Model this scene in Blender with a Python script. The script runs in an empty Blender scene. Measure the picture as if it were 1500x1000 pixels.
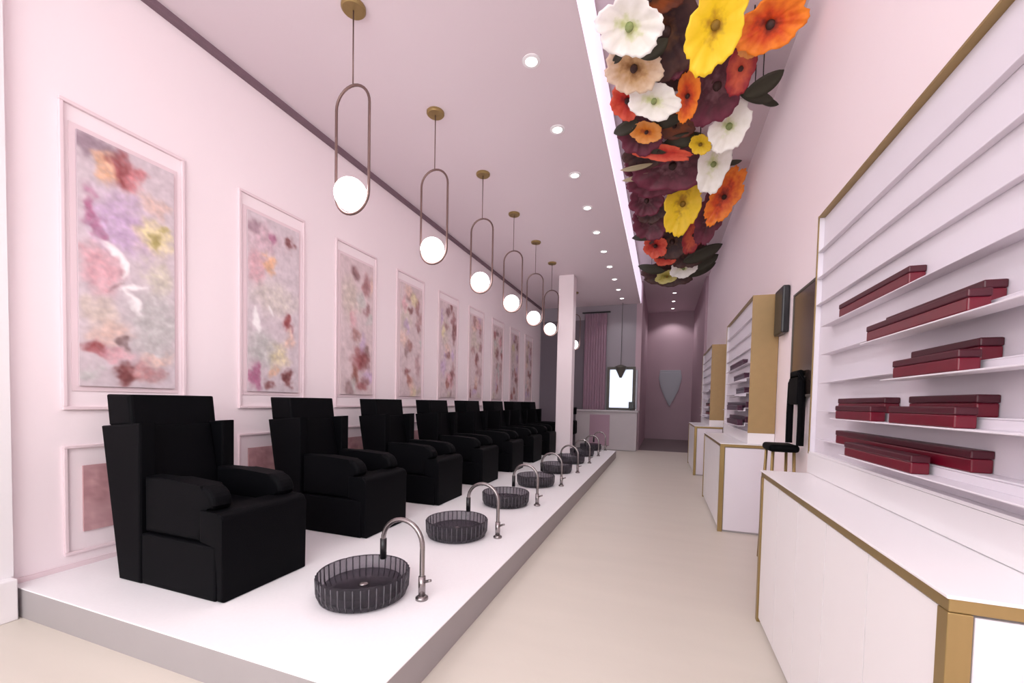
import bpy, bmesh, math, random
from mathutils import Vector, Matrix, noise

scene = bpy.context.scene
COL = scene.collection
PI = math.pi

# ------------------------------------------------------------------ helpers
def tag(o, label=None, cat=None, group=None, kind=None):
    if label: o['label'] = label
    if cat: o['category'] = cat
    if group: o['group'] = group
    if kind: o['kind'] = kind
    return o

def empty(name, loc, label, cat, group=None):
    o = bpy.data.objects.new(name, None)
    o.empty_display_size = 0.1
    COL.objects.link(o)
    o.location = loc
    return tag(o, label, cat, group)

def link_bm(name, bm, mat, parent=None, smooth=False, loc=None):
    bmesh.ops.recalc_face_normals(bm, faces=bm.faces)
    me = bpy.data.meshes.new(name)
    bm.to_mesh(me); bm.free()
    o = bpy.data.objects.new(name, me)
    COL.objects.link(o)
    if mat: me.materials.append(mat)
    if smooth:
        for p in me.polygons: p.use_smooth = True
    if parent is not None: o.parent = parent
    if loc is not None: o.location = loc
    return o

def struct(name, bm, mat):
    return tag(link_bm(name, bm, mat), kind='structure')

def copy_thing(o, loc, label, parent=None, top=True):
    c = o.copy(); COL.objects.link(c)
    if parent is not None: c.parent = parent
    if top:
        c.location = loc
        c['label'] = label
    for ch in [x for x in COL.objects if x.parent == o]:
        copy_thing(ch, None, None, c, False)
    return c

def box(bm, x0, x1, y0, y1, z0, z1, bev=0.0, seg=2):
    m = Matrix.Translation(((x0+x1)/2, (y0+y1)/2, (z0+z1)/2)) @ Matrix.Diagonal((x1-x0, y1-y0, z1-z0, 1))
    r = bmesh.ops.create_cube(bm, size=1, matrix=m)
    if bev > 0:
        es = {e for v in r['verts'] for e in v.link_edges}
        bmesh.ops.bevel(bm, geom=list(es), offset=bev, segments=seg, affect='EDGES', profile=0.5)
    return bm

def bx(*a, **k):
    return box(bmesh.new(), *a, **k)

def prism(bm, pts, y0, y1, bev=0.0, seg=2, axis='y'):
    """polygon pts (a,b) in XZ extruded along y (or in XY along z)"""
    def P(a, b, c): return (a, c, b) if axis == 'y' else (a, b, c)
    va = [bm.verts.new(P(a, b, y0)) for a, b in pts]
    vb = [bm.verts.new(P(a, b, y1)) for a, b in pts]
    n = len(pts)
    fs = [bm.faces.new(va), bm.faces.new(vb)]
    for i in range(n):
        fs.append(bm.faces.new((va[i], va[(i+1) % n], vb[(i+1) % n], vb[i])))
    if bev > 0:
        es = {e for f in fs[:2] for e in f.edges}
        bmesh.ops.bevel(bm, geom=list(es), offset=bev, segments=seg, affect='EDGES', profile=0.5)
    return bm

def arc(cx, cz, r, a0, a1, n=6):
    return [(cx + r*math.cos(math.radians(a0+(a1-a0)*i/n)), cz + r*math.sin(math.radians(a0+(a1-a0)*i/n))) for i in range(n+1)]

def tube(bm, pts, r, n=10, closed=False):
    pts = [Vector(p) for p in pts]
    m = len(pts)
    rings = []
    ref = Vector((0, 1, 0))
    for i, p in enumerate(pts):
        a = pts[(i-1) % m] if (closed or i > 0) else p
        b = pts[(i+1) % m] if (closed or i < m-1) else p
        t = (b-a).normalized()
        rf = ref if abs(t.dot(ref)) < .9 else Vector((1, 0, 0))
        u = t.cross(rf).normalized(); w = t.cross(u).normalized()
        rr = r[i] if isinstance(r, (list, tuple)) else r
        rings.append([bm.verts.new(p + u*math.cos(2*PI*k/n)*rr + w*math.sin(2*PI*k/n)*rr) for k in range(n)])
    for i in range(m if closed else m-1):
        A, B = rings[i], rings[(i+1) % m]
        for k in range(n):
            bm.faces.new((A[k], A[(k+1) % n], B[(k+1) % n], B[k]))
    if not closed:
        bm.faces.new(rings[0]); bm.faces.new(rings[-1])
    return bm

def lathe(bm, prof, n=48, rib=0, amp=0.0, closed=False):
    """prof: list of (r,z); rib>0 gives a fluted outside"""
    rings = []
    for r, z in prof:
        if r < 1e-5:
            rings.append([bm.verts.new((0, 0, z))])
        else:
            rings.append([bm.verts.new(((r + amp*r*math.cos(rib*2*PI*k/n))*math.cos(2*PI*k/n),
                                        (r + amp*r*math.cos(rib*2*PI*k/n))*math.sin(2*PI*k/n), z)) for k in range(n)])
    seq = list(zip(rings[:-1], rings[1:]))
    if closed: seq.append((rings[-1], rings[0]))
    for A, B in seq:
        if len(A) == 1 and len(B) == 1: continue
        for k in range(n):
            k2 = (k+1) % n
            if len(A) == 1: bm.faces.new((A[0], B[k], B[k2]))
            elif len(B) == 1: bm.faces.new((A[k], A[k2], B[0]))
            else: bm.faces.new((A[k], A[k2], B[k2], B[k]))
    return bm

def sphere(bm, c, r, u=32, v=18, sz=1.0):
    bmesh.ops.create_uvsphere(bm, u_segments=u, v_segments=v, radius=r,
                              matrix=Matrix.Translation(c) @ Matrix.Diagonal((1, 1, sz, 1)))
    return bm

def bevel_mod(o, w, seg=2):
    m = o.modifiers.new('bevel', 'BEVEL'); m.width = w; m.segments = seg; m.limit_method = 'ANGLE'; m.angle_limit = math.radians(40)
    return o

# ------------------------------------------------------------------ materials
def srgb(r, g, b):
    def f(c):
        c /= 255
        return c/12.92 if c <= .04045 else ((c+.055)/1.055)**2.4
    return (f(r), f(g), f(b), 1)

def mat(name, rgb, rough=.5, metal=0, spec=.5, var=0.0, scale=6.0, bump=0.0, bscale=80.0, stretch=(1, 1, 1)):
    m = bpy.data.materials.new(name); m.use_nodes = True
    nt = m.node_tree; b = nt.nodes['Principled BSDF']
    b.inputs['Roughness'].default_value = rough
    b.inputs['Metallic'].default_value = metal
    b.inputs['Specular IOR Level'].default_value = spec
    c = srgb(*rgb)
    tc = nt.nodes.new('ShaderNodeTexCoord'); mp = nt.nodes.new('ShaderNodeMapping')
    mp.inputs['Scale'].default_value = stretch
    nt.links.new(tc.outputs['Object'], mp.inputs['Vector'])
    nz = nt.nodes.new('ShaderNodeTexNoise'); nz.inputs['Scale'].default_value = scale; nz.inputs['Detail'].default_value = 5
    nt.links.new(mp.outputs['Vector'], nz.inputs['Vector'])
    mx = nt.nodes.new('ShaderNodeMix'); mx.data_type = 'RGBA'
    lo = tuple(x*(1-var) for x in c[:3]) + (1,); hi = tuple(min(1, x*(1+var)) for x in c[:3]) + (1,)
    mx.inputs[6].default_value = lo; mx.inputs[7].default_value = hi
    nt.links.new(nz.outputs['Fac'], mx.inputs[0])
    nt.links.new(mx.outputs[2], b.inputs['Base Color'])
    if bump > 0:
        n2 = nt.nodes.new('ShaderNodeTexNoise'); n2.inputs['Scale'].default_value = bscale
        nt.links.new(tc.outputs['Object'], n2.inputs['Vector'])
        bp = nt.nodes.new('ShaderNodeBump'); bp.inputs['Strength'].default_value = bump; bp.inputs['Distance'].default_value = .01
        nt.links.new(n2.outputs['Fac'], bp.inputs['Height']); nt.links.new(bp.outputs['Normal'], b.inputs['Normal'])
    return m

def emit(name, rgb, s):
    m = bpy.data.materials.new(name); m.use_nodes = True
    b = m.node_tree.nodes['Principled BSDF']
    b.inputs['Base Color'].default_value = srgb(*rgb)
    b.inputs['Emission Color'].default_value = srgb(*rgb)
    b.inputs['Emission Strength'].default_value = s
    return m

def petal_mat(name, centre, mid, rim):
    """radial petal colours: a ramp over the 'rad' attribute broken up with noise"""
    m = bpy.data.materials.new(name); m.use_nodes = True
    nt = m.node_tree; b = nt.nodes['Principled BSDF']
    b.inputs['Roughness'].default_value = .45
    at = nt.nodes.new('ShaderNodeAttribute'); at.attribute_name = 'rad'
    tc = nt.nodes.new('ShaderNodeTexCoord')
    nz = nt.nodes.new('ShaderNodeTexNoise'); nz.inputs['Scale'].default_value = 13; nz.inputs['Detail'].default_value = 6
    nt.links.new(tc.outputs['Object'], nz.inputs['Vector'])
    ma = nt.nodes.new('ShaderNodeMath'); ma.operation = 'MULTIPLY_ADD'
    ma.inputs[1].default_value = 1.1; ma.inputs[2].default_value = -.55
    nt.links.new(nz.outputs['Fac'], ma.inputs[0])
    ad = nt.nodes.new('ShaderNodeMath'); ad.operation = 'ADD'
    nt.links.new(at.outputs['Fac'], ad.inputs[0]); nt.links.new(ma.outputs[0], ad.inputs[1])
    rp = nt.nodes.new('ShaderNodeValToRGB')
    rp.color_ramp.elements[0].position = .12; rp.color_ramp.elements[0].color = srgb(*centre)
    rp.color_ramp.elements[1].position = .95; rp.color_ramp.elements[1].color = srgb(*rim)
    e = rp.color_ramp.elements.new(.42); e.color = srgb(*mid)
    nt.links.new(ad.outputs[0], rp.inputs[0])
    nt.links.new(rp.outputs['Color'], b.inputs['Base Color'])
    return m

M = {}
M['pink'] = mat('pink_wall_paint', (241, 228, 232), .6, var=.015, scale=1.2)
M['ceil'] = mat('ceiling_paint', (220, 205, 211), .7, var=.015, scale=.8)
M['white'] = mat('white_lacquer', (233, 229, 231), .35, var=.01)
M['shelf'] = mat('white_shelf', (216, 209, 217), .5, var=.02, scale=3)
M['trimpink'] = mat('pink_moulding', (228, 208, 213), .5)
M['gap_shade'] = mat('plum_gap_shade', (118, 94, 104), .7)
M['platform'] = mat('white_terrazzo', (236, 233, 235), .4, var=.03, scale=60)
M['base'] = mat('off_white_base', (226, 218, 220), .5)
M['black'] = mat('black_leather', (4, 4, 7), .65, spec=.08, var=.15, scale=20, bump=.12, bscale=220)
M['blackplastic'] = mat('black_plastic', (22, 20, 24), .35)
M['gold'] = mat('brushed_gold', (158, 134, 88), .38, metal=.7, var=.1, scale=25, stretch=(1, 1, .1))
M['goldflat'] = mat('gold_panel_laminate', (160, 132, 88), .5, metal=.15, var=.08, scale=14)
M['bronze'] = mat('bronze_tube', (112, 88, 84), .35, metal=.6)
M['chrome'] = mat('brushed_nickel', (150, 142, 142), .25, metal=.9)
M['red'] = mat('dark_red_gloss', (98, 2, 28), .35, var=.2, scale=25)
M['redlid'] = mat('dark_red_lid', (66, 2, 22), .45, var=.15, scale=25)
M['plum'] = mat('dark_plum_gloss', (62, 14, 44), .3)
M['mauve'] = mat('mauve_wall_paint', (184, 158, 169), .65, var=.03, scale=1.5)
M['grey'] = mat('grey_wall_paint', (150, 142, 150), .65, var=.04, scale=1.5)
M['darkgrey'] = mat('wall_shade_grey', (104, 94, 104), .6)
M['curtain'] = mat('mauve_curtain_cloth', (168, 138, 154), .8)
M['desk'] = mat('grey_desk_laminate', (186, 178, 182), .5, var=.03)
M['olive'] = mat('dark_olive_frame', (84, 78, 72), .5)
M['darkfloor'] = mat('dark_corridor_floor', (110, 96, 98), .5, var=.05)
M['bluegrey'] = mat('pale_blue_grey_lacquer', (168, 170, 180), .4)
M['mirror'] = mat('bronze_mirror_glass', (132, 112, 104), .2, metal=.9)
M['globe'] = emit('lit_opal_glass', (255, 247, 248), 13)
M['spot'] = emit('lit_spot_lens', (255, 250, 245), 6)
M['window'] = emit('glowing_mirror_glass', (226, 236, 250), .9)  # glow standing in for the bright reflection in the far mirror

def floor_mat():
    m = mat('beige_stone_tile', (204, 196, 185), .42, var=.05, scale=2.5, stretch=(.45, 2.2, 1))
    return m
M['floor'] = floor_mat()

def smoke_glass():
    m = bpy.data.materials.new('smoked_ribbed_glass'); m.use_nodes = True
    nt = m.node_tree
    for n in list(nt.nodes): nt.nodes.remove(n)
    out = nt.nodes.new('ShaderNodeOutputMaterial')
    tr = nt.nodes.new('ShaderNodeBsdfTransparent'); tr.inputs['Color'].default_value = (.66, .64, .67, 1)
    df = nt.nodes.new('ShaderNodeBsdfPrincipled')
    df.inputs['Base Color'].default_value = srgb(84, 80, 86); df.inputs['Roughness'].default_value = .2
    mx = nt.nodes.new('ShaderNodeMixShader')
    tc = nt.nodes.new('ShaderNodeTexCoord'); nz = nt.nodes.new('ShaderNodeTexNoise'); nz.inputs['Scale'].default_value = 14
    mr = nt.nodes.new('ShaderNodeMapRange'); mr.inputs['To Min'].default_value = .15; mr.inputs['To Max'].default_value = .34
    nt.links.new(tc.outputs['Object'], nz.inputs['Vector']); nt.links.new(nz.outputs['Fac'], mr.inputs['Value'])
    nt.links.new(mr.outputs['Result'], mx.inputs[0])
    nt.links.new(tr.outputs[0], mx.inputs[1]); nt.links.new(df.outputs[0], mx.inputs[2])
    nt.links.new(mx.outputs[0], out.inputs['Surface'])
    return m
M['smoke'] = smoke_glass()
M['flute'] = mat('dark_smoked_glass', (72, 68, 74), .2)

# ------------------------------------------------------------------ room
XL, XR, XB, ZC, ZS = -3.53, 1.06, -0.65, 4.10, 4.72
YF, YB, YE, PH = -2.4, 12.25, 16.6, 0.172

struct('floor', bx(XL-.2, XR+.2, YF, YB, -.15, 0), M['floor'])
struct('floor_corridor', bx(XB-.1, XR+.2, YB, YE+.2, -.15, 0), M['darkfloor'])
struct('wall_left', bx(XL-.2, XL, YF, YB+.2, 0, ZC+.1), M['pink'])
struct('wall_right', bx(XR, XR+.2, YF, YE+.2, 0, ZS+.2), mat('brightened_pink_paint', (249, 236, 239), .6, var=.015, scale=1.2))  # paler copy of the pink paint, stands in for more light on this wall
struct('ceiling', bx(XL-.2, XB, YF, YB+.2, ZC, ZC+.9), M['ceil'])
struct('ceiling_recess', bx(XB-.1, XR+.2, YF, YE+.2, ZS, ZS+.2), M['ceil'])
struct('gap_shade_strip', bx(XL, XL+.055, 1.28, YB, ZC-.045, ZC), M['gap_shade'])           # solid strip coloured dark as the shade of a gap along the left cornice
M['led'] = emit('lit_cove_panel', (240, 228, 246), .9)
struct('trim_2', bx(XB, XB+.012, YF, YB, ZC+.004, ZC+.56), M['led'])        # lit translucent cove face along the edge of the ceiling recess
bm = bmesh.new(); box(bm, XL, XL+.055, .3, 1.262, .235, ZC); box(bm, XL, XL+.12, .3, 1.255, 0, .235, bev=.006)
struct('trim_3', bm, M['white'])                                                    # white pilaster by the entrance
struct('trim_4', bx(XL, XL+.012, 1.275, 10.2, PH, PH+.03), M['trimpink'])
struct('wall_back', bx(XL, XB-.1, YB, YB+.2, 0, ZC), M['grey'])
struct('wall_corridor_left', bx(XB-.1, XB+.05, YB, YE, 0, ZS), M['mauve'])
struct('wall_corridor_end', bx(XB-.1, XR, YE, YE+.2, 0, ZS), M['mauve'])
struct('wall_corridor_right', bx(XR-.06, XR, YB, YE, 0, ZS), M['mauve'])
struct('platform', bx(XL, -1.0, 1.27, 10.2, PH-.007, PH, bev=.002), M['platform'])
M['shade_grey'] = mat('painted_shade_grey', (160, 154, 155), .5, var=.03)  # darker grey puts the shade of the platform's side faces into the colour
struct('platform_riser', bx(XL, -1.002, 1.272, 10.198, 0, PH-.007), M['shade_grey'])
struct('column', bx(-2.235, -1.895, 9.10, 9.40, PH, ZC, bev=.01), M['pink'])

# front of the shop: a glazed storefront that daylight falls through (behind the camera)
struct('front_light_block', bx(XL, XR, YF-.08, YF, 0, 1.4), M['white'])  # unseen low wall, added to keep window light off the platform front
bm = bmesh.new()
box(bm, XL, XR, YF-.08, YF, 4.55, ZS+.2); box(bm, XL, XR, YF-.08, YF, 1.401, 1.46)
for x in (XL, -2.0, -.5, XR-.06): box(bm, x, x+.06, YF-.08, YF, 1.461, 4.549)
struct('window_1', bm, M['white'])

ORD = ['first', 'second', 'third', 'fourth', 'fifth', 'sixth', 'seventh', 'eighth', 'ninth', 'tenth', 'eleventh']
STEP = 1.155

# ------------------------------------------------------------------ pedicure armchairs
def make_chair(label):
    t = empty('pedicure_chair', (-2.64, 1.843, PH), label, 'chair', 'row of black pedicure chairs')
    B = M['black']; hw = .285
    link_bm('base', bx(-.232, .392, -hw, hw, 0, .305, bev=.012), B, t)
    lr = [(.397, .004), (.44, .004), (.44, .445)] + arc(.40, .45, .04, 0, 90, 5) + [(.30, .492), (.262, .492), (.262, .312), (.397, .312)]
    link_bm('leg_rest', prism(bmesh.new(), lr, -.282, .282, bev=.012), B, t)
    link_bm('seat', bx(-.30, .258, -.148, .148, .308, .47, bev=.03, seg=3), B, t)
    ap = [(-.23, .308), (.255, .308), (.256, .496), (.345, .496)] + arc(.255, .52, .105, 0, 90, 7) + [(.0, .64), (-.23, .64)]
    for s in (-1, 1):
        y0, y1 = sorted((s*.150, s*.272))
        link_bm('armrest', prism(bmesh.new(), ap, y0, y1, bev=.03, seg=4), B, t)
    wp = [(-.44, 0), (-.235, 0), (-.232, .955), (-.60, .925)]
    for s in (-1, 1):
        y0, y1 = sorted((s*.20, s*.29))
        link_bm('wing', prism(bmesh.new(), wp, y0, y1, bev=.012), B, t)
    bp = [(-.42, .02), (-.24, .02), (-.25, .47), (-.34, .93), (-.58, .93)]
    link_bm('backrest', prism(bmesh.new(), bp, -.198, .198, bev=.012), B, t)
    hp = [(-.60, .88), (-.36, .88), (-.395, 1.118), (-.625, 1.118)]
    hd = link_bm('headrest', prism(bmesh.new(), hp, -.199, .199, bev=.012), B, t)
    hc = [(-.602, .925), (-.368, .925), (-.395, 1.12), (-.628, 1.12)]
    link_bm('headrest_cushion', prism(bmesh.new(), hc, -.252, .258, bev=.02, seg=3), B, hd)
    return t

def chair_label(i):
    if i == 0: return 'boxy black pedicure armchair nearest the front end of the white platform, fully in view'
    if i == 7: return 'black pedicure armchair last in the row, at the far end past the column'
    return '%s black pedicure armchair counted from the front end of the white platform' % ORD[i]
ch = make_chair(chair_label(0))
for i in range(1, 8):
    copy_thing(ch, (-2.64, 1.843 + STEP*i, PH), chair_label(i))

# ------------------------------------------------------------------ foot basins and their taps
def make_basin(label):
    t = empty('foot_basin', (-1.58, 1.94, PH), label, 'basin', 'smoked glass foot basins on the platform')
    prof = [(0, .012), (.19, .012), (.218, .03), (.236, .07), (.238, .13), (.25, .14), (.254, .132), (.252, .06), (.238, .012), (.215, 0), (0, 0)]
    bo = link_bm('bowl', lathe(bmesh.new(), prof, n=96, rib=0, amp=0.0), M['smoke'], t, smooth=True)
    bm = bmesh.new()
    for k in range(40):
        a = 2*PI*k/40; ca, sa = math.cos(a), math.sin(a)
        tube(bm, [(.232*ca, .232*sa, .012), (.250*ca, .250*sa, .05), (.254*ca, .254*sa, .136)], .0042, 5)
    link_bm('flutes', bm, M['flute'], bo, smooth=True)
    bm = bmesh.new()
    tube(bm, [(.247*math.cos(a*PI/24), .247*math.sin(a*PI/24), .141) for a in range(48)], .0035, 8, True)
    link_bm('rim', bm, M['smoke'], bo, smooth=True)
    tr = link_bm('inner_tray', lathe(bmesh.new(), [(0, .055), (.17, .055), (.215, .066), (.217, .072), (.17, .062), (0, .062)], n=48), M['smoke'], t, smooth=True)
    link_bm('drain', lathe(bmesh.new(), [(0, .063), (.028, .063), (.03, .068), (.012, .072), (0, .072)], n=24), M['chrome'], tr, smooth=True)
    return t

def make_tap(label):
    t = empty('gooseneck_tap', (-1.245, 2.02, PH), label, 'tap', 'gooseneck taps beside the foot basins')
    dx = -.285
    pts = [(0, 0, .01), (0, 0, .15), (0, 0, .29)]
    for a in range(0, 181, 12):
        r = abs(dx)/2
        pts.append((dx/2 + r*math.cos(math.radians(a)), .03*a/180, .29 + r*math.sin(math.radians(a))))
    pts += [(dx, .03, .26), (dx, .03, .20)]
    link_bm('neck', tube(bmesh.new(), pts, .014, 12), M['chrome'], t, smooth=True)
    link_bm('spout', tube(bmesh.new(), [(dx, .03, .30), (dx, .03, .24), (dx, .03, .18)], .019, 12), M['blackplastic'], t, smooth=True)
    bm = bmesh.new(); tube(bm, [(0, 0, .02), (0, 0, .13)], .02, 14)
    vb = link_bm('valve_body', bm, M['chrome'], t, smooth=True)
    link_bm('lever', tube(bmesh.new(), [(.015, 0, .10), (.05, -.005, .115), (.06, -.006, .118)], .008, 8), M['chrome'], vb, smooth=True)
    link_bm('base_flange', lathe(bmesh.new(), [(0, 0), (.036, 0), (.036, .012), (.022, .022), (0, .022)], n=24), M['chrome'], t, smooth=True)
    return t

b0 = make_basin('round smoked glass foot basin nearest the front corner of the platform, beside the largest tap')
t0 = make_tap('tall gooseneck tap arching over the nearest foot basin, at the front of the platform')
for i in range(1, 8):
    w = 'eighth and farthest' if i == 7 else ORD[i]
    copy_thing(b0, (-1.58, 1.94 + STEP*i, PH), '%s smoked glass foot basin counted from the front end of the platform' % w)
    copy_thing(t0, (-1.245, 2.02 + STEP*i, PH), '%s gooseneck tap counted from the front, arching over the %s foot basin' % (w, ORD[i]))

# ------------------------------------------------------------------ pendant lamps
def make_pendant(label):
    t = empty('pendant_lamp', (-2.17, 2.5, ZC), label, 'lamp', 'globe pendant lamps above the chairs')
    link_bm('canopy', lathe(bmesh.new(), [(0, 0), (.085, 0), (.085, -.018), (.075, -.028), (0, -.028)], n=32), M['gold'], t, smooth=False)
    link_bm('cord', tube(bmesh.new(), [(0, 0, -.028), (0, 0, -.56)], .005, 8), M['bronze'], t, smooth=True)
    hw = .147; zt = -.55-hw; zb = -1.315
    pts = [(hw*math.cos(math.radians(a)), 0, zt + hw*math.sin(math.radians(a))) for a in range(0, 181, 12)]
    pts += [(-hw, 0, zt - .2), (-hw, 0, zt-.4)]
    pts += [(hw*math.cos(math.radians(a)), 0, zb + hw*math.sin(math.radians(a))) for a in range(180, 361, 12)]
    pts += [(hw, 0, zt - .4), (hw, 0, zt-.2)]
    link_bm('loop_frame', tube(bmesh.new(), pts, .010, 10, True), M['bronze'], t, smooth=True)
    link_bm('globe', sphere(bmesh.new(), (-.012, 0, zb-.006), .115), M['globe'], t, smooth=True)
    return t
def pend_label(i):
    if i == 0: return 'lit globe pendant in a tall bronze loop, nearest and largest, hanging highest in the picture'
    if i == 6: return 'smallest lit globe pendant, hanging just right of the white column'
    return '%s lit globe pendant in a bronze loop, counted from the front of the row' % ORD[i]
p0 = make_pendant(pend_label(0))
for i in range(1, 7):
    copy_thing(p0, (-2.17, 2.5 + 1.15*i if i < 6 else 10.62, ZC), pend_label(i))

# ------------------------------------------------------------------ recessed ceiling spotlights
def make_spot(label):
    t = empty('recessed_spotlight', (-1.1, 3.354, ZC), label, 'ceiling light', 'recessed spotlights along the main ceiling')
    link_bm('trim_ring', lathe(bmesh.new(), [(.048, 0), (.075, 0), (.075, -.006), (.05, -.010), (.048, -.006)], n=32, closed=True), M['white'], t)
    link_bm('lens', lathe(bmesh.new(), [(0, -.001), (.047, -.001), (.047, -.005), (0, -.006)], n=32), M['spot'], t)
    return t
def spot_label(i):
    if i == 0: return 'bright recessed spotlight nearest the front, largest dot on the mauve ceiling'
    return '%s recessed spotlight from the front, in the line along the ceiling edge' % (ORD[i] if i < 9 else 'tenth and farthest')
s0 = make_spot(spot_label(0))
for i in range(1, 10):
    copy_thing(s0, (-1.1, 3.354 + .908*i, ZC), spot_label(i))
cs = make_spot('recessed corridor spotlight nearest the flower garland, in the corridor ceiling')
cs['group'] = 'recessed spotlights in the corridor ceiling'; cs.location = (.25, 12.75, ZS)
for i, (y, w) in enumerate(((13.8, 'second'), (14.9, 'third'), (16.0, 'farthest'))):
    copy_thing(cs, (.25, y, ZS), '%s recessed spotlight along the dim corridor ceiling' % w)

# ------------------------------------------------------------------ wall art
random.seed(4)
def paint(me, w, h, blobs, strokes, base, seed):
    ca = me.color_attributes.new('paint', 'FLOAT_COLOR', 'POINT')
    for i, v in enumerate(me.vertices):
        y, z = v.co.y, v.co.z
        u = y/w + .5; q = .5 - z/h                          # u across, q from the top
        P = Vector((y, z, seed))
        n1 = noise.fractal(P*9, 1.0, 2.0, 3); n2 = noise.fractal(P*9 + Vector((31, 7, 0)), 1.0, 2.0, 3)
        n3 = noise.fractal(P*16 + Vector((3, 50, 0)), 1.0, 2.0, 4); n4 = noise.noise(P*38)
        uu = u + .10*n1; qq = q + .035*n2
        c = list(base)
        for k in range(3): c[k] += 13*n3 + 6*n4
        for (bu, bq, ru, rq, col, al) in blobs:
            d = ((uu-bu)/ru)**2 + ((qq-bq)/rq)**2
            if d > 6: continue
            a = 1.3*al*math.exp(-d*d*.9)*(.85 + .3*n4)
            a = max(0, min(1, a))
            for k in range(3): c[k] = c[k]*(1-a) + (col[k] + 26*n3 + 12*n4)*a
        for (pl, wd, col) in strokes:
            m = len(pl)-1
            for j, (a0, a1) in enumerate(zip(pl[:-1], pl[1:])):
                ax, ay = a0; bx_, by = a1
                ay *= h/w; by *= h/w; px, py = u + .05*n1, q*h/w + .05*n2
                L2 = (bx_-ax)**2 + (by-ay)**2
                t = max(0, min(1, ((px-ax)*(bx_-ax)+(py-ay)*(by-ay))/L2))
                d = math.hypot(px-ax-t*(bx_-ax), py-ay-t*(by-ay))
                wl = wd*(.45 + .75*math.sin(PI*(j+t+.25)/(m+.5)))
                a = .9*max(0, min(1, (wl-d)/.05))
                for k in range(3): c[k] = c[k]*(1-a) + (col[k] + 8*n4)*a
        ca.data[i].color = srgb(*[max(0, min(255, x)) for x in c])

def art_mat():
    m = bpy.data.materials.new('painted_floral_panel'); m.use_nodes = True
    nt = m.node_tree; b = nt.nodes['Principled BSDF']; b.inputs['Roughness'].default_value = .5
    a = nt.nodes.new('ShaderNodeAttribute'); a.attribute_name = 'paint'
    nt.links.new(a.outputs['Color'], b.inputs['Base Color'])
    return m
M['art'] = art_mat()

def panel_mesh(name, parent, w, h, nu, nv, x):
    bm = bmesh.new()
    g = [[bm.verts.new((x, -w/2 + w*i/nu, h/2 - h*j/nv)) for i in range(nu+1)] for j in range(nv+1)]
    for j in range(nv):
        for i in range(nu): bm.faces.new((g[j][i], g[j][i+1], g[j+1][i+1], g[j+1][i]))
    bk = [bm.verts.new((x-.012, sy*w/2, sz*h/2)) for sy, sz in ((-1, 1), (1, 1), (1, -1), (-1, -1))]
    top = g[0]; bot = g[-1]
    bm.faces.new([bk[0], bk[1]] + top[::-1]); bm.faces.new([bk[3]] + bot + [bk[2]])
    bm.faces.new([bk[0]] + [r[0] for r in g] + [bk[3]]); bm.faces.new([bk[1], bk[2]] + [r[-1] for r in g][::-1])
    bm.faces.new(bk[::-1])
    o = link_bm(name, bm, M['art'], parent)
    return o

def frame_bm(w, h, t, d):
    bm = bmesh.new()
    box(bm, 0, d, -w/2, w/2, h/2-t, h/2, bev=.004); box(bm, 0, d, -w/2, w/2, -h/2, -h/2+t, bev=.004)
    box(bm, 0, d, -w/2, -w/2+t, -h/2+t, h/2-t, bev=.004); box(bm, 0, d, w/2-t, w/2, -h/2+t, h/2-t, bev=.004)
    return bm

RB, OR, PK, LI, YE_, OL, WH, GR, MG, PE, BR = ((150, 78, 80), (224, 176, 140), (214, 164, 172), (196, 168, 200), (222, 208, 164), (160, 146, 84),
      (248, 244, 244), (188, 186, 184), (168, 100, 132), (222, 190, 178), (120, 66, 66))
ART0 = ([(.15, .04, .3, .05, (150, 128, 140), .8), (.42, .10, .12, .08, RB, .85), (.27, .10, .10, .06, OR, .7), (.55, .12, .10, .07, (206, 130, 134), .7),
         (.78, .18, .14, .05, PE, .7), (.42, .32, .34, .12, LI, .8), (.10, .28, .10, .06, MG, .8), (.18, .36, .06, .03, MG, .6), (.78, .32, .20, .07, YE_, .9),
         (.80, .34, .06, .03, OL, .7), (.86, .27, .08, .02, OL, .5), (.20, .52, .20, .10, PK, .8), (.82, .50, .16, .08, (214, 206, 186), .7), (.78, .72, .30, .16, GR, .7),
         (.20, .70, .20, .08, (206, 190, 180), .8), (.30, .78, .20, .06, PE, .7), (.16, .85, .12, .035, RB, .9), (.30, .87, .2, .03, PK, .7), (.44, .82, .08, .03, (120, 96, 96), .7),
         (.45, .94, .12, .04, BR, .9), (.62, .93, .12, .05, (196, 140, 140), .7), (.78, .94, .10, .04, (176, 128, 128), .6), (.80, .87, .18, .03, PE, .7), (.1, .95, .12, .03, GR, .7)],
        [([(.22, .40), (.36, .44), (.46, .49)], .055, WH), ([(.36, .44), (.44, .49), (.40, .53)], .05, WH), ([(.66, .555), (.52, .565), (.40, .585)], .045, WH),
         ([(.44, .58), (.54, .63), (.58, .68)], .05, WH), ([(.44, .55), (.34, .58), (.26, .60)], .022, (150, 118, 118))])
ART1 = ([(.3, .12, .3, .08, (206, 176, 186), .8), (.78, .10, .10, .05, BR, .8), (.12, .08, .1, .05, (168, 140, 150), .8), (.40, .26, .14, .06, OR, .8), (.45, .1, .06, .04, MG, .6),
         (.5, .45, .4, .1, (208, 198, 190), .7), (.15, .30, .16, .1, PK, .7), (.78, .58, .12, .06, RB, .85), (.8, .68, .1, .05, PE, .8), (.3, .75, .3, .1, GR, .8), (.6, .78, .2, .08, YE_, .6),
         (.12, .92, .10, .08, MG, .8), (.40, .96, .10, .03, BR, .7), (.78, .93, .10, .05, BR, .85), (.5, .88, .1, .03, OR, .6)],
        [([(.12, .54), (.15, .60), (.20, .66)], .07, WH), ([(.40, .5), (.44, .55)], .04, WH)])

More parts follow.
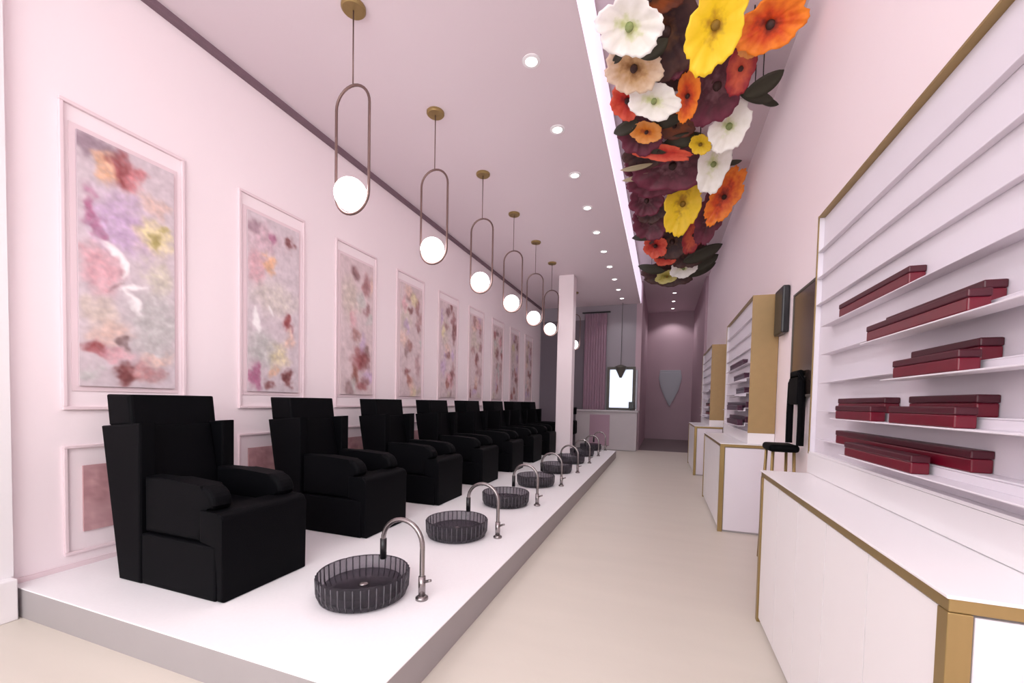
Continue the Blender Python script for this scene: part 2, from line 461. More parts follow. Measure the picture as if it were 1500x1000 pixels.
def rand_art(i):
    r = random.Random(20+i)
    pal = [RB, BR, PE, PK, LI, YE_, GR, (170, 130, 130), (150, 120, 120), (196, 180, 168)]
    return ([(.40, .09, .16, .05, (140, 104, 106), .9), (.78, .16, .12, .08, (160, 112, 114), .8), (.82, .36, .1, .05, (150, 106, 108), .8), (.45, .55, .14, .05, (160, 116, 112), .8), (.45, .86, .12, .06, (156, 100, 92), .85),
             (.82, .72, .1, .12, (176, 136, 138), .6), (.25, .3, .25, .15, (204, 190, 178), .7)] +
            [(r.random(), r.random(), .06+.15*r.random(), .03+.05*r.random(), r.choice(pal), .7) for _ in range(14)], [])

def make_art(i, label):
    yc = 1.857 + 1.15*i
    w, h = .715, 1.92
    t = empty('framed_wall_art', (XL, yc, 2.147), label, 'painting', 'tall floral panels along the pink wall')
    link_bm('frame_moulding', frame_bm(w, h, .022, .022), M['trimpink'], t)
    bl, st = ART0 if i == 0 else ART1 if i == 1 else rand_art(i)
    bm = bx(.0005, .006, -.31, .31, -.84, .84, bev=.002)
    link_bm('mount', bm, M['trimpink'], t)
    o = panel_mesh('artwork', t, .555, 1.61, 72 if i < 2 else 34, 210 if i < 2 else 98, .020)
    paint(o.data, .555, 1.61, bl, st, (208, 194, 200) if i < 2 else (212, 192, 195), 3.7*i)
    return t

def make_low(i, label):
    yc = 1.857 + 1.15*i
    t = empty('low_wall_panel', (XL, yc, .61), label, 'wall panel', 'low framed panels behind the chairs')
    link_bm('frame_moulding', frame_bm(.715, .70, .020, .018), M['trimpink'], t)
    o = panel_mesh('artwork', t, .53, .43, 24, 20, .016)
    paint(o.data, .53, .43, [(.3, .3, .4, .3, (184, 138, 142), .8), (.7, .6, .3, .3, (196, 156, 150), .8), (.5, .8, .2, .15, (170, 116, 120), .7)], [], (192, 150, 154), 2.0*i+1)
    return t

for i in range(9):
    if i == 0: lb = 'large floral painting with white birds, nearest of the pink framed panels on the left wall'
    elif i == 1: lb = 'floral painting in pink moulding, second from the front on the left wall'
    else: lb = '%s narrow floral panel from the front in pink moulding on the left wall' % ORD[i]
    make_art(i, lb)
for i in range(4):
    make_low(i, 'low dusty pink framed panel on the wall behind the %s black chair' % ORD[i])

# ------------------------------------------------------------------ manicure counters and display cases on the right
def make_counter(y0, label, doors):
    L = 1.755; x0, x1, zt = .578, XR-.012, .915
    t = empty('storage_counter', (x0, y0, 0), label, 'counter', 'white counters with gold edging along the right wall')
    W = x1-x0
    link_bm('carcass', bx(.02, W, .02, L-.02, .0, zt-.0375), M['shade_grey'], t)  # greyed so the door gaps read as shaded lines
    link_bm('worktop', bx(-.006, W, -.006, L+.006, zt-.008, zt, bev=.002), M['white'], t)
    bm = bmesh.new(); box(bm, 0, W, 0, L, zt-.037, zt-.0085, bev=.002)
    link_bm('gold_edge_band', bm, M['gold'], t)
    for yy, e in ((0, 0), (L-.035, 1)):
        link_bm('gold_corner_post', bx(-.002, .04, yy-.002*(1-e), yy+.035+.002*e, 0, zt-.0375, bev=.002), M['gold'], t)
    n = doors; a = .04; wd = (L-.08)/n
    for k in range(n):
        link_bm('door', bx(.006, .0195, a+wd*k+.0025, a+wd*(k+1)-.0025, .03, zt-.042), M['white'], t)
    link_bm('end_panel', bx(.046, W-.01, .006, .0195, .02, zt-.044, bev=.002), M['shelf'], t)  # darker tone than the doors, stands in for less window light here
    return t

def make_display(y0, label):
    """white stepped wall display with a gold frame; origin at its near lower front corner"""
    L = 1.77; D = XR-.82-.004; zb, zt = 1.03, 2.405
    t = empty('wall_display_case', (.82, y0, 0), label, 'display case', 'white stepped polish displays on the right wall')
    link_bm('back_panel', bx(.03, D, .012, L-.012, zb+.012, zt-.012), M['shelf'], t)
    link_bm('gold_side_panel', bx(0, D, 0, .011, zb, zt, bev=.001), M['goldflat'], t)
    link_bm('far_side_panel', bx(.004, D, L-.011, L, zb, zt, bev=.001), M['shelf'], t)
    link_bm('gold_edge_strip', bx(-.001, .0035, L-.014, L, zb, zt), M['gold'], t)
    link_bm('gold_top_rail', bx(0, D, .0112, L-.0112, zt-.0115, zt, bev=.001), M['gold'], t)
    link_bm('bottom_rail', bx(0, D, .0112, L-.0112, zb, zb+.0115, bev=.001), M['white'], t)
    for n in range(8):
        z = 1.13 + .153*n
        bm = bmesh.new()
        if n > 4:
            box(bm, .004, .0295, .013, L-.013, z-.006, z, bev=.002)
        else:
            box(bm, -.022, .0295, .013, L-.20, z-.005, z, bev=.0015)
            if n < 4:
                yb = (1.06, 1.18, .72, .90)[n]
                box(bm, -.087, -.0205, .05, yb, z-.036, z-.031, bev=.0015)
                box(bm, -.0255, -.0205, .05, yb, z-.0305, z-.0055)
        link_bm('stepped_shelf', bm, M['shelf'], t)
    link_bm('plinth', bx(.0, D, .0, L, .917, zb-.001), M['white'], t)
    return t

def polish(y0, y1, n, row, label, group, m1='red', m2='redlid', h=.062, dy=0, loc='box'):
    """long dark red box standing on shelf n of a display; row 0 = rear step, 1 = front step"""
    z = 1.13 + .153*n - (.031 if row else 0)
    x0 = (.735 if row else .80); x1 = x0 + .048
    if row: y0, y1, h = y0/1.0976, y1/1.0976, .058
    y0 += dy; y1 += dy
    t = empty('polish_box', ((x0+x1)/2, (y0+y1)/2, z), label, 'box', group)
    wx, wy = (x1-x0)/2, (y1-y0)/2
    link_bm('tray', bx(-wx, wx, -wy, wy, 0, h*.62, bev=.004), M[m1], t)
    link_bm('lid', bx(-wx-.0015, wx+.0015, -wy-.0015, wy+.0015, h*.622, h, bev=.004), M[m2], t)
    return t

make_counter(1.122, 'nearest white counter with gold corner posts and edge band, in the right foreground', 5)
make_counter(4.752, 'middle white counter with its end panel facing the aisle, past the first counter', 5)
make_counter(8.385, 'farthest white counter on the right, small in view near the corridor', 5)
make_display(1.14, 'nearest white stepped display with gold frame, above the foreground counter, most red boxes')
make_display(4.758, 'middle white display with a broad gold side panel, above the second counter')
make_display(8.388, 'farthest white display with a narrow gold side, above the third counter')

G1 = 'dark red polish boxes on the nearest display'
polish(1.86, 2.475, 4, 0, 'single long dark red box on the highest filled shelf of the nearest display', G1)
polish(1.485, 2.005, 3, 0, 'rear dark red box on the second filled shelf from the top, nearest display', G1)
polish(1.56, 2.185, 3, 1, 'front dark red box on the second filled shelf from the top, nearest display', G1)
polish(1.487, 1.818, 2, 0, 'rear dark red box on the middle filled shelf of the nearest display', G1)
polish(1.588, 1.955, 2, 1, 'front dark red box on the middle filled shelf of the nearest display', G1)
polish(1.987, 2.433, 1, 0, 'rear dark red box, left pair on the second lowest filled shelf of the nearest display', G1)
polish(2.118, 2.483, 1, 1, 'front dark red box, left pair on the second lowest filled shelf of the nearest display', G1)
polish(1.488, 1.817, 1, 0, 'rear dark red box, right pair on the second lowest filled shelf of the nearest display', G1)
polish(1.59, 1.968, 1, 1, 'front dark red box, right pair on the second lowest filled shelf of the nearest display', G1)
polish(1.497, 2.444, 0, 0, 'longest dark red box, rear row on the lowest shelf of the nearest display', G1)
polish(1.802, 2.355, 0, 1, 'short dark red box in front of the longest one, lowest shelf of the nearest display', G1)
G2 = 'dark plum polish boxes on the middle display'
for y0, y1, n, r, w in ((5.07, 5.95, 4, 0, 'topmost dark plum box on the middle display'), (4.96, 5.62, 3, 0, 'dark plum box second from the top on the middle display'),
                        (4.93, 5.43, 2, 0, 'smallest dark plum box, on the middle filled shelf of the middle display'), (4.80, 6.05, 1, 0, 'long rear dark plum box on the second lowest filled shelf, middle display'),
                        (5.35, 6.15, 1, 1, 'front dark plum box on the second lowest filled shelf, middle display'),
                        (4.80, 5.85, 0, 0, 'long rear dark plum box on the lowest shelf of the middle display'), (5.30, 6.1, 0, 1, 'front dark plum box on the lowest shelf of the middle display')):
    polish(y0, y1, n, r, w, G2, 'plum', 'plum')
G3 = 'brown red polish boxes on the farthest display'
polish(8.42, 8.9, 1, 0, 'upper small brown red box on the farthest display', G3)
polish(8.42, 8.9, 0, 0, 'lower small brown red box on the farthest display', G3)

# gap between first and second display: bronze mirror, wall speaker, tall stool
t = empty('wall_mirror', (XR, 3.74, 1.82), 'bronze tinted wall mirror hanging between the first and second displays', 'mirror')
link_bm('glass', bx(-.022, -.016, -.46, .46, -.42, .42), M['mirror'], t)
link_bm('frame', frame_bm(.96, .88, .02, -.028), M['olive'], t)
t = empty('wall_speaker', (XR, 4.55, 2.19), 'slim black box mounted on the wall beside the gold side of the middle display', 'speaker')
link_bm('housing', bx(-.065, -.004, -.14, .14, -.215, .215, bev=.015, seg=3), M['blackplastic'], t)
link_bm('wall_bracket', bx(-.004, -.0005, -.06, .06, -.1, .1), M['blackplastic'], t)
t = empty('bar_stool', (.915, 3.95, 0), 'tall black stool with an open looped back and brass legs, between the two nearest counters', 'stool')
link_bm('seat', bx(-.10, .11, -.14, .14, .94, 1.0, bev=.025, seg=3), M['black'], t)
bm = bmesh.new()
loop = [(.10, -.15, 1.0), (.10, -.155, 1.25), (.10, -.14, 1.5), (.10, -.09, 1.57), (.10, .09, 1.57), (.10, .14, 1.5), (.10, .155, 1.25), (.10, .15, 1.0)]
tube(bm, loop, .026, 10); box(bm, .075, .118, -.13, .13, 1.32, 1.54, bev=.015)
link_bm('backrest', bm, M['black'], t)
for sx in (-1, 1):
    for sy in (-1, 1):
        xx = -.07 if sx < 0 else .075
        link_bm('leg', tube(bmesh.new(), [(xx, sy*.11, .942), (xx + sx*.02, sy*.15, 0)], .012, 8), M['gold'], t, smooth=True)
link_bm('foot_ring', tube(bmesh.new(), [(-.084, -.136, .35), (.085, -.136, .35), (.085, .136, .35), (-.084, .136, .35)], .009, 8, True), M['gold'], t)

# ------------------------------------------------------------------ far end of the shop
t = empty('reception_desk', (-1.45, 11.85, 0), 'grey reception desk at the far end, left of the corridor', 'desk')
link_bm('front_panel', bx(-.85, .82, -.10, -.06, .02, 1.06, bev=.006), M['desk'], t)
link_bm('body', bx(-.83, .80, -.06, .22, 0, 1.05), M['desk'], t)
link_bm('counter_top', bx(-.88, .85, -.14, .25, 1.061, 1.11, bev=.006), M['desk'], t)
link_bm('mauve_inset_panel', bx(-.45, .10, -.108, -.1005, .12, .98, bev=.003), M['curtain'], t)
t = empty('desk_monitor', (-.80, 11.88, 1.11), 'small dark monitor on the right end of the reception desk', 'monitor')
link_bm('screen', bx(-.07, .07, -.012, .012, .05, .24, bev=.006), M['blackplastic'], t)
link_bm('stand', bx(-.02, .02, -.01, .01, .008, .05), M['blackplastic'], t)
link_bm('foot', bx(-.06, .06, -.04, .04, 0, .008), M['blackplastic'], t)
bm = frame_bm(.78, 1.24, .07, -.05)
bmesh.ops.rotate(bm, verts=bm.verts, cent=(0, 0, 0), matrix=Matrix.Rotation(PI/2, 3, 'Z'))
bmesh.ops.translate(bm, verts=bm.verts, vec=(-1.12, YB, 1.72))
o = struct('far_mirror', bm, M['olive'])
p = link_bm('pane', bx(-1.435, -.805, YB-.02, YB-.012, 1.18, 2.26), M['window'], o)  # pane made to glow as the reflection in a mirror
t = empty('wall_shelf', (-.67, YB, 1.7), 'narrow pale shelf strip on the back wall between the bright mirror and corridor', 'shelf')
link_bm('board', bx(-.05, .0, -.05, -.001, -.55, .55, bev=.004), M['bluegrey'], t)
link_bm('bracket', bx(-.04, -.012, -.03, -.001, -.60, -.551), M['chrome'], t)
# dark cone lamp in front of the bright mirror
t = empty('cone_lamp', (-1.12, 12.05, ZC), 'dark cone shaped lamp hanging in front of the bright far mirror', 'lamp')
link_bm('cable', tube(bmesh.new(), [(0, 0, 0), (0, 0, -1.72)], .006, 6), M['blackplastic'], t)
link_bm('shade', lathe(bmesh.new(), [(0, -2.08), (.03, -2.08), (.16, -1.80), (.16, -1.77), (.04, -1.72), (0, -1.72)], n=24), M['olive'], t)
# curtain
bm = bmesh.new(); n = 60; x0, x1 = -2.18, -1.55
fr = [(x0 + (x1-x0)*i/n, 12.17 + .03*math.sin(i*.9)) for i in range(n+1)]
prism(bm, fr + [(x, y+.012) for x, y in fr[::-1]], .03, 3.86, axis='z')
c = link_bm('curtain', bm, M['curtain']); tag(c, 'mauve curtain hanging in folds left of the bright far mirror', 'curtain')
t = empty('curtain_rail', (-1.86, 12.17, 3.9), 'thin dark rail above the mauve curtain on the back wall', 'rail')
link_bm('rod', tube(bmesh.new(), [(-.4, 0, 0), (.4, 0, 0)], .018, 10), M['blackplastic'], t)
for s in (-1, 1): link_bm('bracket', bx(s*.36-.01, s*.36+.01, .0, .079, -.01, .01), M['blackplastic'], t)
tag(link_bm('wall_shade_sheet', bx(-3.5, -2.6, YB-.04, YB-.001, .03, 3.7, bev=.006), M['darkgrey']), 'tall dark grey shade sheet on the back wall behind the last chairs', 'wall panel')  # dark sheet colours in the shade on this stretch of wall
tag(link_bm('wall_shade_sheet', bx(-2.58, -2.2, YB-.04, YB-.001, .03, 3.7, bev=.006), M['darkgrey']), 'tall dark grey shade sheet on the back wall just right of the column', 'wall panel')  # carries the painted wall shade on past the column
t = empty('office_chair', (-2.36, 11.1, 0), 'black office chair behind the column, left of the reception desk', 'chair')
link_bm('backrest', bx(-.18, .18, .12, .17, .98, 1.17, bev=.02, seg=3), M['black'], t)
link_bm('back_post', bx(-.03, .03, .125, .16, .50, .98), M['blackplastic'], t)
link_bm('seat', bx(-.2, .2, -.2, .2, .45, .82, bev=.04, seg=3), M['black'], t)
link_bm('gas_column', tube(bmesh.new(), [(0, 0, .1), (0, 0, .45)], .03, 12), M['blackplastic'], t)
bm = bmesh.new()
for k in range(5):
    a = 2*PI*k/5; tube(bm, [(0, 0, .1), (.24*math.cos(a), .24*math.sin(a), .03)], [.03, .03], 8)
link_bm('star_base', bm, M['blackplastic'], t)
# pale shield on the corridor's end wall
sh = [(-.36, .62), (.36, .62), (.40, .30), (.30, -.1), (.14, -.45), (0, -.72), (-.14, -.45), (-.30, -.1), (-.40, .30)]
t = empty('wall_shield', (.25, YE, 1.95), 'pale blue grey shield shaped panel on the end wall of the corridor', 'wall decoration')
link_bm('board', prism(bmesh.new(), sh, -.03, -.001, bev=.008), M['bluegrey'], t)
link_bm('raised_field', prism(bmesh.new(), [(x*.86, z*.86) for x, z in sh], -.042, -.0305, bev=.004), M['bluegrey'], t)

# ------------------------------------------------------------------ flower garland under the ceiling recess
PM = {
 'white':  petal_mat('white_petals', (206, 214, 150), (238, 236, 222), (250, 248, 240)),
 'yellow': petal_mat('yellow_petals', (176, 128, 8), (232, 194, 2), (246, 206, 44)),
 'orange': petal_mat('orange_petals', (130, 30, 14), (214, 70, 8), (248, 138, 34)),
 'amber':  petal_mat('amber_petals', (160, 60, 10), (218, 128, 24), (232, 160, 80)),
 'tan':    petal_mat('tan_petals', (150, 104, 54), (204, 166, 116), (232, 210, 182)),
 'cream':  petal_mat('cream_petals', (220, 196, 160), (238, 226, 200), (246, 238, 220)),
 'red':    petal_mat('red_petals', (120, 8, 10), (196, 44, 26), (226, 96, 66)),
 'maroon': petal_mat('maroon_petals', (120, 76, 84), (70, 12, 30), (112, 40, 62)),
 'salmon': petal_mat('salmon_petals', (190, 70, 50), (206, 92, 58), (150, 30, 40)),
 'dark':   petal_mat('blackish_brown_petals', (96, 60, 36), (46, 18, 24), (82, 50, 44)),
 'brown':  petal_mat('brown_petals', (90, 46, 10), (138, 66, 14), (100, 50, 34)),
 'olive':  petal_mat('olive_petals', (120, 110, 30), (172, 160, 62), (206, 198, 120)),
}
CM = {'white': mat('green_flower_centre', (132, 146, 88), .7, var=.3, scale=60), 'dark': mat('dark_flower_centre', (58, 34, 28), .7, var=.3, scale=60),
      'olive': mat('olive_flower_centre', (128, 96, 16), .7, var=.3, scale=60)}
M['leaf'] = mat('dark_green_leaf', (52, 50, 34), .5, var=.35, scale=8)
M['leafpale'] = mat('pale_leaf', (168, 156, 122), .5, var=.2, scale=8)
M['stem'] = mat('dark_stem', (46, 36, 32), .6)

def make_flower(kind, c, A, B, label, group, seed):
    rnd = random.Random(seed)
    sc = 1.42 if kind in ('dark', 'maroon', 'brown') else 1.2
    c = Vector(c); A = Vector(A)*sc; B = Vector(B)*sc; n = A.cross(B).normalized()     # n faces down into the room
    if kind in ('dark', 'maroon', 'brown'): c.z += .05
    ex = math.hypot(A.x, B.x)*1.06
    c.x = max(c.x, XB + .03 + ex); c.x = min(c.x, XR - .03 - ex)
    c.z = min(c.z, ZS - .03 - 1.05*math.hypot(A.z, B.z))
    t = empty('ceiling_flower', c, label, 'flower', group)
    np_ = rnd.choice((5, 6, 7)); ph = rnd.random()*6; cup = .20*min(A.length, B.length)
    bm = bmesh.new(); lay = bm.verts.layers.float.new('rad')
    NT, NR = 56, 9
    rings = []
    for j in range(NR+1):
        r = .10 + .90*j/NR
        ring = []
        for k in range(NT):
            a = 2*PI*k/NT
            lob = abs(math.cos((a+ph)*np_/2))
            R = r*(1 - .15*(1-lob)**2.0*r + .05*noise.noise(Vector((math.cos(a)*3, math.sin(a)*3, seed))))
            z = cup*(r**1.6) + .16*cup*math.sin(np_*2*a + seed)*r*r + .09*cup*math.sin(np_*5*a + 2*seed)*r**3 + .2*cup*lob*r
            R *= 1 + .03*r*math.sin(np_*4*a + seed)
            v = bm.verts.new(A*R*math.cos(a) + B*R*math.sin(a) + n*z)
            v[lay] = r; ring.append(v)
        rings.append(ring)
    for j in range(NR):
        for k in range(NT):
            bm.faces.new((rings[j][k], rings[j][(k+1) % NT], rings[j+1][(k+1) % NT], rings[j+1][k]))
    cv = bm.verts.new((0, 0, 0)); cv[lay] = 0
    for k in range(NT): bm.faces.new((cv, rings[0][(k+1) % NT], rings[0][k]))
    o = link_bm('petals', bm, PM[kind], t, smooth=True)
    s = o.modifiers.new('thick', 'SOLIDIFY'); s.thickness = .005; s.offset = 0
    bm = bmesh.new()
    rr = .13*min(A.length, B.length)+.006
    bmesh.ops.create_icosphere(bm, subdivisions=3, radius=rr)
    for v in bm.verts:
        v.co *= 1 + .12*noise.noise(v.co*90)
    bmesh.ops.translate(bm, verts=bm.verts, vec=n*rr*.75)
    link_bm('flower_centre', bm, CM['white' if kind in ('white', 'cream') else 'olive' if kind in ('yellow', 'olive') else 'dark'], t, smooth=True)
    top = Vector((0, 0, ZS - c.z - .001))
    link_bm('stem', tube(bmesh.new(), [(0, 0, 0), tuple(-n*.05 + top*.3), tuple(top)], .006, 6), M['stem'], t, smooth=True)
    return t

def make_leaf(c, A, B, label, group, m):
    c = Vector(c); A = Vector(A)*1.25; B = Vector(B)*1.35; n = A.cross(B).normalized()
    ex = math.hypot(A.x, B.x)*1.02
    c.x = max(c.x, XB + .02 + ex); c.x = min(c.x, XR - .02 - ex)
    t = empty('ceiling_leaf', c, label, 'leaf', group)
    bm = bmesh.new(); N = 14; rows = []
    for i in range(N+1):
        s = -1 + 2*i/N
        w = max(.03, (1-abs(s)**2.2)**.8)
        rows.append([bm.verts.new(A*s + B*w*q + n*(.25*B.length*abs(q)*w - .10*A.length*s*s)) for q in (-1, -.5, 0, .5, 1)])
    for i in range(N):
        for k in range(4): bm.faces.new((rows[i][k], rows[i][k+1], rows[i+1][k+1], rows[i+1][k]))
    o = link_bm('blade', bm, m, t, smooth=True)
    s = o.modifiers.new('thick', 'SOLIDIFY'); s.thickness = .004; s.offset = 0
    top = Vector((0, 0, ZS - c.z - .001))
    link_bm('stalk', tube(bmesh.new(), [tuple(n*-.004), tuple(top*.4 - n*.03), tuple(top)], .005, 6), M['stem'], t, smooth=True)
    return t

FLOWERS = [
('white',[-0.393,3.531,4.32],[0.22,0.047,-0.022],[0.011,-0.155,0.072]),
('yellow',[0.294,3.614,4.22],[0.098,-0.186,0.156],[-0.154,-0.062,0.052]),
('orange',[0.717,3.911,4.36],[0.192,-0.075,0.043],[-0.107,-0.114,0.066]),
('amber',[0.641,4.138,4.4],[0.084,-0.046,0.021],[-0.052,-0.057,0.027]),
('tan',[-0.437,4.077,4.4],[0.219,0.044,-0.021],[0.011,-0.158,0.073]),
('white',[-0.169,4.432,4.3],[0.211,0.048,-0.034],[0.013,-0.113,0.079]),
('cream',[-0.26,4.169,4.45],[0.096,0.071,-0.033],[0.087,-0.096,0.045]),
('red',[-0.549,4.563,4.45],[0.144,0.025,-0.015],[0.011,-0.133,0.077]),
('orange',[0.141,4.554,4.36],[0.026,-0.144,0.121],[-0.094,-0.025,0.021]),
('maroon',[0.413,4.653,4.42],[0.11,-0.182,0.127],[-0.158,-0.085,0.06]),
('salmon',[0.572,4.312,4.34],[0.041,-0.131,0.11],[-0.095,-0.035,0.029]),
('dark',[-0.071,3.941,4.5],[0.063,-0.243,0.088],[-0.197,-0.085,0.031]),
('brown',[-0.193,3.62,4.52],[0.177,0.045,-0.012],[0.001,-0.074,0.02]),
('dark',[-0.006,4.408,4.5],[0.162,0.032,-0.015],[-0.005,-0.131,0.061]),
('amber',[-0.263,5.04,4.38],[0.147,0.02,-0.017],[0.001,-0.074,0.062]),
('maroon',[-0.528,5.214,4.48],[0.188,0.028,-0.019],[0.01,-0.159,0.111]),
('red',[-0.134,5.44,4.36],[0.314,0.069,-0.058],[0.01,-0.062,0.052]),
('yellow',[0.325,5.397,4.34],[0.103,0.012,-0.012],[-0.007,-0.065,0.065]),
('white',[0.582,5.073,4.3],[0.096,-0.13,0.13],[-0.143,-0.068,0.068]),
('white',[0.517,5.922,4.36],[0.06,-0.182,0.217],[-0.157,-0.043,0.051]),
('maroon',[0.03,6.005,4.46],[0.389,-0.004,0.004],[-0.046,-0.172,0.145]),
('maroon',[-0.327,6.307,4.46],[0.297,-0.023,0.019],[-0.043,-0.144,0.121]),
('yellow',[0.195,6.797,4.3],[0.104,-0.212,0.303],[-0.203,-0.051,0.072]),
('orange',[0.767,6.845,4.34],[0.166,-0.174,0.249],[-0.14,-0.057,0.081]),
('maroon',[0.619,7.39,4.42],[0.091,-0.203,0.242],[-0.135,-0.043,0.052]),
('maroon',[-0.465,7.648,4.42],[0.227,0.017,-0.021],[0.002,-0.139,0.166]),
('red',[-0.219,8.613,4.36],[0.187,-0.011,0.016],[-0.04,-0.11,0.157]),
('dark',[0.087,8.638,4.44],[0.29,-0.063,0.075],[-0.088,-0.136,0.162]),
('salmon',[0.438,8.257,4.36],[0.096,-0.155,0.222],[-0.13,-0.039,0.056]),
('white',[0.346,10.0,4.3],[0.233,-0.034,0.059],[-0.059,-0.078,0.136]),
('olive',[0.013,10.533,4.3],[0.224,-0.023,0.039],[-0.035,-0.062,0.108]),
('dark',[-0.157,10.709,4.38],[0.434,0.017,-0.03],[-0.005,-0.105,0.181]),
('dark',[0.441,9.539,4.42],[0.258,-0.05,0.071],[-0.074,-0.101,0.144]),
('maroon',[-0.352,6.987,4.46],[0.185,-0.026,0.026],[-0.051,-0.116,0.116]),
('orange',[0.611,7.84,4.4],[0.091,-0.106,0.151],[-0.117,-0.044,0.063]),
('dark',[-0.477,5.737,4.5],[0.206,0.008,-0.005],[-0.012,-0.113,0.079]),
('brown',[0.035,5.264,4.48],[0.163,0.025,-0.017],[-0.004,-0.084,0.059]),
('maroon',[0.075,4.109,4.46],[0.048,-0.15,0.086],[-0.078,-0.031,0.018]),
('dark',[-0.261,7.459,4.5],[0.173,-0.028,0.033],[-0.047,-0.082,0.098]),
('brown',[0.284,5.013,4.46],[0.073,-0.077,0.065],[-0.084,-0.05,0.042]),
('red',[-0.028,9.514,4.4],[0.19,-0.014,0.02],[-0.029,-0.073,0.105]),
('dark',[0.457,4.47,4.56],[0.076,-0.118,0.055],[-0.088,-0.061,0.028]),
('maroon',[-0.562,6.051,4.5],[0.165,-0.008,0.006],[-0.023,-0.096,0.081]),
('maroon',[-0.267,5.804,4.5],[0.22,0.002,-0.002],[-0.018,-0.09,0.075]),
('leaf',[0.821,4.684,4.4],[0.126,-0.058,0.033],[-0.039,-0.045,0.026]),
('leaf',[0.782,4.852,4.42],[0.145,0.058,-0.033],[0.004,-0.04,0.023]),
('leaf',[0.945,5.006,4.44],[0.096,0.044,-0.026],[0.004,-0.025,0.014]),
('leaf',[-0.164,3.93,4.4],[0.091,-0.037,0.017],[-0.03,-0.04,0.019]),
('leaf',[-0.474,3.945,4.42],[-0.039,0.034,-0.012],[0.018,0.017,-0.006]),
('leaf',[0.131,5.391,4.42],[0.179,-0.01,0.008],[-0.018,-0.045,0.038]),
('leaf',[-0.062,5.02,4.44],[0.142,-0.006,0.005],[-0.013,-0.036,0.03]),
('leaf',[0.885,9.325,4.36],[0.287,-0.068,0.097],[-0.044,-0.051,0.073]),
('leaf',[0.846,9.958,4.36],[0.203,-0.073,0.104],[-0.049,-0.045,0.064]),
('leaf',[0.75,6.114,4.44],[0.095,-0.001,0.001],[-0.007,-0.02,0.016]),
('leaf',[-0.504,5.789,4.4],[0.166,-0.006,0.005],[-0.004,-0.02,0.016]),
('leaf',[-0.54,6.043,4.4],[0.174,-0.014,0.012],[-0.006,-0.021,0.017]),
('leaf',[0.086,6.433,4.42],[0.195,-0.057,0.057],[-0.033,-0.043,0.043]),
('leaf',[-0.387,8.041,4.36],[0.213,-0.016,0.019],[-0.013,-0.039,0.047]),
('leaf',[-0.212,5.385,4.4],[0.203,0.049,-0.041],[0.008,-0.039,0.032]),
('leaf',[0.778,10.423,4.36],[0.246,-0.059,0.084],[-0.034,-0.042,0.06]),
('leaf',[-0.539,10.113,4.38],[0.24,0.039,-0.056],[0.014,-0.043,0.062]),
('leaf',[-0.61,4.956,4.42],[0.11,-0.033,0.019],[-0.023,-0.043,0.025])]

FL_LABEL = {
 0: 'round white flower with green centre, nearest the ceiling edge at the front of the garland',
 1: 'largest yellow flower, at the front of the ceiling garland',
 2: 'large orange flower beside the biggest yellow one, close to the right wall',
 3: 'small amber flower just below the front orange one',
 4: 'tan flower with brown centre just behind the round white flower',
 5: 'white flower with a green centre behind the tan flower',
 6: 'small cream flower between the tan and the white flowers',
 7: 'red flower against the left edge of the ceiling recess, beside the white ones',
 8: 'upright orange red flower in the middle of the garland, behind the big yellow one',
 9: 'large maroon flower right of centre, behind the big yellow flower',
 10: 'salmon coloured flower overlapping the large maroon one',
 12: 'orange brown flower at the very front of the garland, between white and yellow',
 14: 'amber flower behind the white flowers on the left of the garland',
 16: 'wide flat red flower across the middle of the garland',
 17: 'small yellow flower left of the two joined white flowers',
 18: 'nearer of the two large white flowers joined on the right of the garland',
 19: 'farther of the two large white flowers joined on the right of the garland',
 20: 'widest maroon flower in the middle of the garland',
 22: 'second large yellow flower, in the far half of the garland',
 23: 'orange flower beside the far yellow flower, by the right wall',
 26: 'small red flower in the far left part of the garland',
 28: 'salmon brown flower below the far yellow flower',
 29: 'small white flower at the far end of the garland',
 30: 'pale olive flower beside the small white one at the far end',
 31: 'wide blackish flower hanging lowest at the far end of the garland',
 34: 'dull orange flower below the far orange one',
 40: 'small dark red flower left of the blackish ones near the far end',
}
DARKG = {'maroon': ('dark maroon flower hanging among the brighter blooms of the ceiling garland', 'maroon flowers of the ceiling garland'),
         'dark': ('blackish brown flower filling the ceiling garland behind the brighter blooms', 'blackish flowers of the ceiling garland'),
         'brown': ('brown flower in the shaded middle of the ceiling garland', 'brown flowers of the ceiling garland')}
k = 0
for i, (kind, c, A, B) in enumerate(FLOWERS):
    if kind == 'leaf':
        pale = i in (54, 55)
        if pale: make_leaf(c, A, B, 'pale narrow leaf streak at the left edge of the garland, amid maroon flowers', 'pale leaves of the ceiling garland', M['leafpale'])
        else: make_leaf(c, A, B, 'dark green leaf among the flowers of the ceiling garland', 'dark leaves of the ceiling garland', M['leaf'])
    else:
        if i in FL_LABEL: lb, g = FL_LABEL[i], 'flowers of the ceiling garland'
        else: lb, g = DARKG[kind]
        make_flower(kind, c, A, B, lb, g, i*1.7+.3)

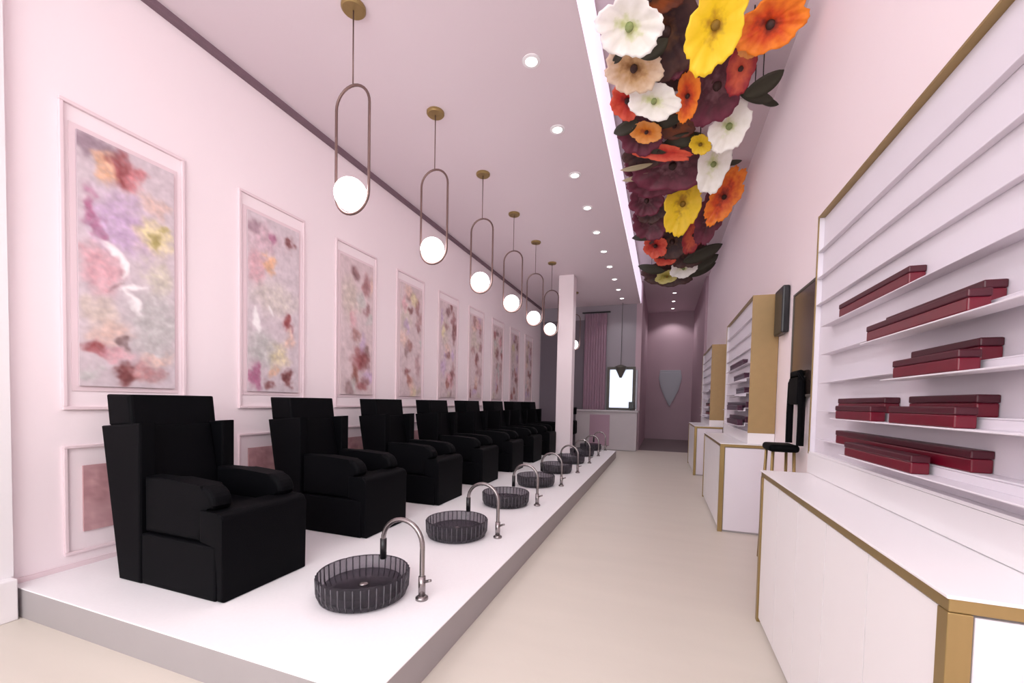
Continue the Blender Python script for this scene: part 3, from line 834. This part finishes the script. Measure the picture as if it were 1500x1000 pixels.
# ------------------------------------------------------------------ light
w = bpy.data.worlds.new('daylight'); scene.world = w; w.use_nodes = True
bg = w.node_tree.nodes['Background']
bg.inputs['Color'].default_value = (.97, 1, 1, 1); bg.inputs['Strength'].default_value = 6.4
def lamp(name, kind, loc, energy, **kw):
    l = bpy.data.lights.new(name, kind); l.energy = energy
    for a, b in kw.items(): setattr(l, a, b)
    o = bpy.data.objects.new(name, l); COL.objects.link(o); o.location = loc
    return o
p = lamp('window_daylight_portal', 'AREA', ((XL+XR)/2, YF+.02, 3.0), 1, shape='RECTANGLE', size=XR-XL, size_y=3.1)
p.rotation_euler = (PI/2, 0, 0); p.data.cycles.is_portal = True
for i in range(-3, 10):
    s = lamp('spotlight_beam', 'SPOT', (-1.1, 3.354 + .908*i, ZC-.012), 27, spot_size=math.radians(125), spot_blend=.6, shadow_soft_size=.045, color=(.98, 1, 1))
for y, e in ((12.75, .5), (13.8, .6), (14.9, 1.2), (16.0, 2.4)):
    lamp('spotlight_beam', 'SPOT', (.25, y, ZS-.012), 27*e, spot_size=math.radians(120), spot_blend=.5, shadow_soft_size=.045, color=(1, .93, .95))

# ------------------------------------------------------------------ camera
cam = bpy.data.cameras.new('camera'); co = bpy.data.objects.new('camera', cam); COL.objects.link(co)
R = [[0.940674, -0.03098, 0.337893], [0.338671, 0.024631, -0.940582], [0.020817, 0.999216, 0.033662]]
co.matrix_world = Matrix((tuple(R[0]) + (0,), tuple(R[1]) + (0,), tuple(R[2]) + (1.3,), (0, 0, 0, 1)))
cam.sensor_width = 36; cam.sensor_fit = 'HORIZONTAL'; cam.lens = 36*611/1500
cam.shift_x = 0; cam.shift_y = 108/1500
cam.clip_start = .02; cam.clip_end = 100
scene.camera = co

scene.view_settings.view_transform = 'Standard'; scene.view_settings.look = 'None'
scene.view_settings.gamma = 1; scene.view_settings.use_curve_mapping = False
scene.view_settings.exposure = 0.0
scene.cycles.use_denoising = True
scene.cycles.max_bounces = 10; scene.cycles.diffuse_bounces = 6; scene.cycles.transparent_max_bounces = 16
scene.cycles.sample_clamp_indirect = 6
